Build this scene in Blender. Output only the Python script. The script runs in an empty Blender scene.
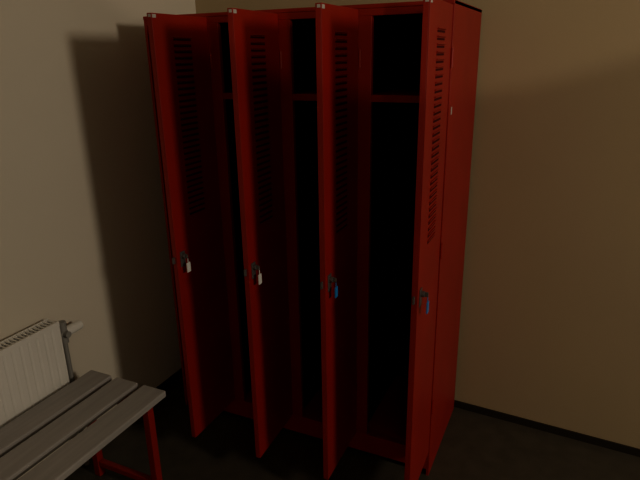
import bpy, bmesh, math, random
from mathutils import Vector, Matrix
random.seed(3)
C=bpy.context.collection
# ---------------- materials ----------------
def mat(name,col,rough=.5,metal=0,noise=0,nscale=8,bump=0,bscale=60,stretch=None,col2=None,spec=None):
    m=bpy.data.materials.new(name); m.use_nodes=True; nt=m.node_tree; b=nt.nodes['Principled BSDF']
    b.inputs['Base Color'].default_value=(*col,1); b.inputs['Roughness'].default_value=rough; b.inputs['Metallic'].default_value=metal
    if spec is not None: b.inputs['Specular IOR Level'].default_value=spec
    tc=nt.nodes.new('ShaderNodeTexCoord'); mp=nt.nodes.new('ShaderNodeMapping'); nt.links.new(tc.outputs['Object'],mp.inputs[0])
    if stretch: mp.inputs['Scale'].default_value=stretch
    if noise:
        n=nt.nodes.new('ShaderNodeTexNoise'); n.inputs['Scale'].default_value=nscale; n.inputs['Detail'].default_value=6
        nt.links.new(mp.outputs[0],n.inputs['Vector'])
        r=nt.nodes.new('ShaderNodeValToRGB'); c2=col2 or tuple(c*(1-noise) for c in col)
        r.color_ramp.elements[0].position=.35; r.color_ramp.elements[1].position=.65
        r.color_ramp.elements[0].color=(*c2,1); r.color_ramp.elements[1].color=(*col,1)
        nt.links.new(n.outputs['Fac'],r.inputs[0]); nt.links.new(r.outputs[0],b.inputs['Base Color'])
    if bump:
        n=nt.nodes.new('ShaderNodeTexNoise'); n.inputs['Scale'].default_value=bscale; n.inputs['Detail'].default_value=4
        nt.links.new(mp.outputs[0],n.inputs['Vector'])
        bp=nt.nodes.new('ShaderNodeBump'); bp.inputs['Strength'].default_value=bump; bp.inputs['Distance'].default_value=.002
        nt.links.new(n.outputs['Fac'],bp.inputs['Height']); nt.links.new(bp.outputs[0],b.inputs['Normal'])
    return m
M_red=mat('red_paint',(.30,.011,.016),.5,noise=.12,nscale=5,bump=.08,bscale=90,spec=.35)
M_redshade=mat('red_paint_shaded',(.035,.003,.004),.8,noise=.2,spec=.1)  # same red, darkened: the unlit compartment shade is put into the colour
M_slot=mat('slot_dark',(.05,.004,.006),.8,spec=.1)
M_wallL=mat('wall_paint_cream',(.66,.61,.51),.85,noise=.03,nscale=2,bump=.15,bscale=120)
M_wallB=mat('wall_paint_light_tint',(.41,.325,.205),.85,noise=.04,nscale=2,bump=.15,bscale=120)  # back wall's warmer, dimmer lighting is put into this colour
M_ceil=mat('ceiling_paint',(.5,.46,.38),.9,noise=.03)
M_floor=mat('floor_linoleum',(.055,.049,.037),.6,noise=.25,nscale=14,bump=.05)
M_base=mat('baseboard_dark',(.025,.021,.016),.7,noise=.1,spec=.2)
M_slat=mat('slat_grey_wood',(.36,.34,.33),.6,noise=.12,nscale=5,bump=.1,bscale=20,stretch=(12,.8,12),col2=(.31,.295,.285))
M_white=mat('radiator_enamel',(.74,.73,.69),.4,noise=.03)
M_metal=mat('lock_metal',(.16,.15,.15),.45,metal=.6,noise=.1)
M_wt=mat('tag_white',(.75,.75,.72),.5,noise=.05)
M_lab=mat('label_white',(.45,.43,.40),.8,noise=.05,spec=.1)
M_bl=mat('tag_blue',(.03,.20,.6),.4,noise=.05)
M_grey=mat('valve_grey',(.25,.25,.24),.5,noise=.1)
# ---------------- helpers ----------------
def obj(name,bm,m,parent=None,bev=0,smooth=False):
    me=bpy.data.meshes.new(name); bmesh.ops.recalc_face_normals(bm,faces=bm.faces); bm.to_mesh(me); bm.free()
    o=bpy.data.objects.new(name,me); C.objects.link(o)
    for mm in (m if isinstance(m,list) else [m]): me.materials.append(mm)
    if smooth:
        for p in me.polygons: p.use_smooth=True
    if bev:
        b=o.modifiers.new('bev','BEVEL'); b.width=bev; b.segments=2; b.limit_method='ANGLE'
    if parent: o.parent=parent
    return o
def box(bm,x0,x1,y0,y1,z0,z1,mi=0,mtx=None):
    v=[bm.verts.new((x,y,z)) for x in(x0,x1) for y in(y0,y1) for z in(z0,z1)]
    if mtx:
        for a in v: a.co=mtx@a.co
    for f in((0,1,3,2),(4,6,7,5),(0,4,5,1),(2,3,7,6),(0,2,6,4),(1,5,7,3)):
        fc=bm.faces.new([v[i] for i in f]); fc.material_index=mi
    return v
def cyl(bm,p0,p1,r,seg=16,mi=0,r2=None):
    p0=Vector(p0);p1=Vector(p1);d=p1-p0
    q=d.to_track_quat('Z','Y').to_matrix().to_4x4()
    g=bmesh.ops.create_cone(bm,cap_ends=True,segments=seg,radius1=r,radius2=r if r2 is None else r2,depth=d.length,matrix=Matrix.Translation((p0+p1)/2)@q)
    for v in g['verts']:
        for f in v.link_faces: f.material_index=mi
def empty(name,loc=(0,0,0)):
    e=bpy.data.objects.new(name,None); C.objects.link(e); e.location=loc; e.empty_display_size=.1; return e
# ---------------- camera ----------------
yaw,pitch,roll,F,H=.4354,.3223,-.0171,553.1,1.6442
f=Vector((-math.sin(yaw)*math.cos(pitch),math.cos(yaw)*math.cos(pitch),-math.sin(pitch)))
r=Vector((math.cos(yaw),math.sin(yaw),0)); u=r.cross(f)
r2=r*math.cos(roll)+u*math.sin(roll); u2=-r*math.sin(roll)+u*math.cos(roll)
cd=bpy.data.cameras.new('camera'); cam=bpy.data.objects.new('camera',cd); C.objects.link(cam)
cd.sensor_width=36; cd.lens=F*36/640; cd.clip_start=.02
cam.matrix_world=Matrix((( r2.x,u2.x,-f.x,0),(r2.y,u2.y,-f.y,0),(r2.z,u2.z,-f.z,H),(0,0,0,1)))
bpy.context.scene.camera=cam
# ---------------- room ----------------
XL,XR,YB,YF,ZC=-1.80,4.0,2.372,-2.2,2.75
SK=.055
def yb(x): return YB+(-.40-x)*SK
def room(name,b,m):
    bm=bmesh.new(); box(bm,*b); return obj(name,bm,m)
def slab(name,x0,x1,a,b,z0,z1,m):
    bm=bmesh.new(); v=box(bm,x0,x1,0,1,z0,z1)
    for p in v: p.co.y=yb(p.co.x)+(a if p.co.y<.5 else b)
    return obj(name,bm,m)
room('floor',(XL-.12,XR+.12,YF-.12,YB+.25,-.1,0),M_floor)
room('ceiling',(XL-.12,XR+.12,YF-.12,YB+.25,ZC,ZC+.1),M_ceil)
room('wall_left',(XL-.12,XL,YF-.12,yb(XL)+.12,0,ZC),M_wallL)
room('wall_right',(XR,XR+.12,YF-.12,YB+.12,0,ZC),M_wallL)
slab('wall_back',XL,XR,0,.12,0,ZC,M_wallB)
room('wall_front',(XL,XR,YF-.12,YF,0,ZC),M_wallL)
room('baseboard_left',(XL,XL+.01,YF,yb(XL),0,.05),M_base)
slab('baseboard_back',XL+.01,XR,-.008,0,0,.035,M_base)
# ---------------- locker ----------------
Xr,Yf,D,w,zb,zt=-.4015,1.852,.500,.304,.118,1.786
HT=1.80; d=.302; T=.020
x0=Xr-4*w; x1=Xr+.012
lk=empty('metal_locker',((x0+x1)/2,Yf+D/2,0)); 
def L(name,bm,m,bev=.0015):
    o=obj(name,bm,m,None,bev); o.parent=lk; o.matrix_parent_inverse=Matrix.Translation(-lk.location); return o
bm=bmesh.new()
box(bm,x1-.012,x1,Yf,Yf+D,.0,HT); L('side_panel_right',bm,M_red)
bm=bmesh.new(); box(bm,x0,x0+.012,Yf,Yf+D,0,HT); L('side_panel_left',bm,M_red)
bm=bmesh.new(); box(bm,x0,x1,Yf-.002,Yf+D,HT-.012,HT+.001); box(bm,x0+.012,x1-.012,Yf,Yf+.02,HT-.035,HT-.012); L('top_panel',bm,M_red)
bm=bmesh.new(); box(bm,x0+.012,x1-.012,Yf+D-.006,Yf+D,.08,HT-.012); L('rear_panel',bm,M_redshade,0)
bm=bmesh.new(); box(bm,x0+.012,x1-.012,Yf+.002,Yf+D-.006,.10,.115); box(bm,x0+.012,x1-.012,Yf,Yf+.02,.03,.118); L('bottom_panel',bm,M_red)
for i in range(1,4):
    X=x0+i*w
    bm=bmesh.new(); box(bm,X+.018,X+.024,Yf+.02,Yf+D-.006,.115,HT-.012); L('partition_%d'%i,bm,M_redshade,0)
    bm=bmesh.new(); box(bm,X-.004,X+.046,Yf,Yf+.02,.118,HT-.035); L('front_stile_%d'%i,bm,M_red)
for i in range(4):
    a=x0+i*w+(.024 if i else .012); b=x0+(i+1)*w+(.018 if i<3 else -.001)
    bm=bmesh.new(); box(bm,a,b,Yf+.022,Yf+D-.006,1.505,1.51); box(bm,a,b,Yf+.004,Yf+.022,1.488,1.512); L('hat_shelf_%d'%(i+1),bm,M_red,.001)
    bm=bmesh.new(); cyl(bm,(a,Yf+D*.5,1.44),(b,Yf+D*.5,1.44),.008,12); L('hanging_rail_%d'%(i+1),bm,M_slot,0)
angs=[89.6,91.8,90.6,90.8]
for i in range(4):
    hx=x0+(i+1)*w+(.0 if i<3 else .008)
    dm=Matrix.Translation((hx,Yf-.003,0))@Matrix.Rotation(math.radians(angs[i]),4,'Z')
    def P(name,bm,m,bev=.001):
        o=obj(name,bm,m,None,bev); o.data.transform(dm); o.parent=lk; o.matrix_parent_inverse=Matrix.Translation(-lk.location)
    n=i+1
    bm=bmesh.new()
    box(bm,-d,0,0,.003,zb,zt)             # skin
    box(bm,-d,-d+.003,.003,T,zb,zt); box(bm,-.003,0,.003,T,zb,zt)
    box(bm,-d+.003,-.003,.003,T,zb,zb+.003); box(bm,-d+.003,-.003,.003,T,zt-.003,zt)
    box(bm,-d,-d+.02,T-.002,T,zb,zt); box(bm,-.02,0,T-.002,T,zb,zt)
    box(bm,-d+.02,-.02,.003,.012,1.42,1.46); box(bm,-d+.02,-.02,.003,.012,.4,.44)
    P('locker_door_%d'%n,bm,M_red)
    bm=bmesh.new()
    z=1.71
    while z>1.08:
        m=Matrix.Translation((0,0,z))@Matrix.Rotation(math.radians(-28),4,'X')
        box(bm,-.205,-.105,-.005,.001,-.0015,.001,0,m)
        box(bm,-.203,-.107,-.0012,.0005,z-.009,z-.003,1)
        z-=.021
    P('door_louvres_%d'%n,bm,[M_red,M_slot],0)
    bm=bmesh.new()
    for z in(.3,.95,1.6): cyl(bm,(0.004,-.004,z),(0.004,-.004,z+.06),.005,10)
    P('hinges_%d'%n,bm,M_red,0)
    lz=.915
    bm=bmesh.new()
    box(bm,-d+.018,-d+.046,-.003,0,lz-.03,lz+.03)
    cyl(bm,(-d+.033,-.014,lz+.012),(-d+.033,0,lz+.012),.010,20)
    box(bm,-d+.031,-d+.035,-.026,-.014,lz+.004,lz+.020)
    box(bm,-d-.012,-d+.0,.008,.014,lz-.01,lz+.015)
    P('lock_%d'%n,bm,M_metal,.001)
    bm=bmesh.new()
    cyl(bm,(-d+.033,-.024,lz+.004),(-d+.033,-.024,lz-.012),.0015,8)
    box(bm,-d+.023,-d+.043,-.027,-.023,lz-.05,lz-.012)
    P('key_tag_%d'%n,bm,M_wt if i<2 else M_bl,.001)
    bm=bmesh.new(); box(bm,-d+.002,-d+.020,-.0012,0,zt-.015,zt-.004); box(bm,-d-.001,-d,.004,T-.006,zt-.013,zt-.004)
    P('number_label_%d'%n,bm,M_lab,0)
bm=bmesh.new(); box(bm,x1,x1+.001,Yf+.03,Yf+.042,1.45,1.475); L('sticker',bm,M_lab,0)
# ---------------- bench ----------------
BX0,BX1,BY1,BY0,BZ=-1.68,-1.30,1.39,-.55,.45
bn=empty('locker_room_bench',((BX0+BX1)/2,(BY0+BY1)/2,0))
def B(name,bm,m,bev=.003):
    o=obj(name,bm,m,None,bev); o.parent=bn; o.matrix_parent_inverse=Matrix.Translation(-bn.location); return o
gp=.028; sw=(BX1-BX0-2*gp)/3
for k in range(3):
    a=BX0+k*(sw+gp); bm=bmesh.new(); box(bm,a,a+sw,BY0,BY1,BZ-.026,BZ); B('slat_%d'%(k+1),bm,M_slat,.005)
for k,y in enumerate((BY1-.07,BY0+.15)):
    bm=bmesh.new()
    box(bm,BX0+.02,BX1-.02,y-.015,y+.015,BZ-.056,BZ-.026)
    box(bm,BX0+.02,BX0+.05,y-.015,y+.015,.0,BZ-.056); box(bm,BX1-.05,BX1-.02,y-.015,y+.015,.0,BZ-.056)
    box(bm,BX0+.05,BX1-.05,y-.012,y+.012,.05,.075)
    B('leg_frame_%d'%(k+1),bm,M_red,.003)
bm=bmesh.new(); box(bm,(BX0+BX1)/2-.015,(BX0+BX1)/2+.015,BY0+.165,BY1-.085,BZ-.056,BZ-.03); B('rail',bm,M_red)
# ---------------- radiator ----------------
RX=XL+.028; RY1=1.305; RY0=-.1; RZ0,RZ1=.24,.70
rd=empty('radiator',(RX,(RY0+RY1)/2,0))
def R(name,bm,m,bev=.002,sm=False):
    o=obj(name,bm,m,None,bev,sm); o.parent=rd; o.matrix_parent_inverse=Matrix.Translation(-rd.location); return o
bm=bmesh.new()
def corr(xf):
    pts=[]; y=RY0+.01; per=.0333
    while y<RY1-.012:
        pts+= [(xf,y),(xf,y+per*.6),(xf-.002,y+per*.72),(xf-.002,y+per*.88)]; y+=per
    pts=[p for p in pts if p[1]<RY1-.003]+[(xf,RY1-.002)]
    lo=[bm.verts.new((p[0],p[1],RZ0+.02)) for p in pts]; hi=[bm.verts.new((p[0],p[1],RZ1-.02)) for p in pts]
    for i in range(len(pts)-1): bm.faces.new((lo[i],lo[i+1],hi[i+1],hi[i]))
corr(RX+.062)
R('front_panel',bm,M_white,0)
bm=bmesh.new()
box(bm,RX+.045,RX+.064,RY0,RY1,RZ1-.02,RZ1-.004); box(bm,RX+.045,RX+.064,RY0,RY1,RZ0,RZ0+.02)
box(bm,RX,RX+.012,RY0,RY1,RZ0,RZ1-.004)
box(bm,RX+.0,RX+.062,RY1-.004,RY1,RZ0+.02,RZ1-.004); box(bm,RX,RX+.062,RY0,RY0+.004,RZ0+.02,RZ1-.004)
box(bm,RX,RX+.006,RY0,RY1,RZ1-.004,RZ1); box(bm,RX+.056,RX+.064,RY0,RY1,RZ1-.004,RZ1)
y=RY0
while y<RY1: box(bm,RX+.006,RX+.056,y,y+.006,RZ1-.004,RZ1-.001); y+=.016
R('casing',bm,M_white,.001)
bm=bmesh.new()
for y in(RY0+.2,RY1-.2): box(bm,XL,RX,y-.02,y+.02,RZ0+.05,RZ1-.05)
R('wall_brackets',bm,M_grey)
bm=bmesh.new()
vy=RY1+.035; vx=RX+.03; vz=RZ1-.075
cyl(bm,(vx,RY1,vz),(vx,vy+.01,vz),.011); cyl(bm,(vx,vy,vz+.05),(vx,vy,vz-.04),.016); cyl(bm,(vx,vy,vz-.03),(vx,vy,0),.010)
cyl(bm,(vx,vy,vz),(vx+.03,vy,vz),.013); cyl(bm,(vx,RY1,RZ0+.05),(vx,vy,RZ0+.05),.011)
R('valve_and_pipe',bm,M_grey,0)
bm=bmesh.new(); cyl(bm,(vx,vy+.01,vz),(vx,vy+.085,vz),.021,20,r2=.018); R('thermostat_head',bm,M_white,.002)
# ---------------- lights ----------------
def aim(o,loc,tgt):
    o.location=loc; o.rotation_euler=(Vector(tgt)-Vector(loc)).to_track_quat('-Z','Y').to_euler()
def area(name,loc,tgt,size,en,col):
    l=bpy.data.lights.new(name,'AREA'); l.shape='DISK'; l.size=size; l.energy=en; l.color=col
    o=bpy.data.objects.new(name,l); C.objects.link(o); aim(o,loc,tgt); return o
area('room_lamp',(3.2,.72,2.30),(-2.2,.6,.4),.6,40,(1,.86,.65))
area('fill_lamp',(.6,-1.0,2.65),(-.3,.8,.6),.6,2.6,(1,.86,.65))  # added dim fill behind the camera, not a known ceiling fixture
l=bpy.data.lights.new('added_wall_spot','SPOT'); l.energy=38; l.color=(1,.84,.60); l.spot_size=math.radians(58); l.spot_blend=.06; l.shadow_soft_size=.05  # added unseen spot, shapes the slanted bright edge on the back wall
o=bpy.data.objects.new('added_wall_spot',l); C.objects.link(o); aim(o,(1.2,-.8,1.7),(-.63,2.375,3.4))
w_=bpy.data.worlds.new('world'); bpy.context.scene.world=w_; w_.use_nodes=True; w_.node_tree.nodes['Background'].inputs[0].default_value=(0.002,.0018,.0015,1)
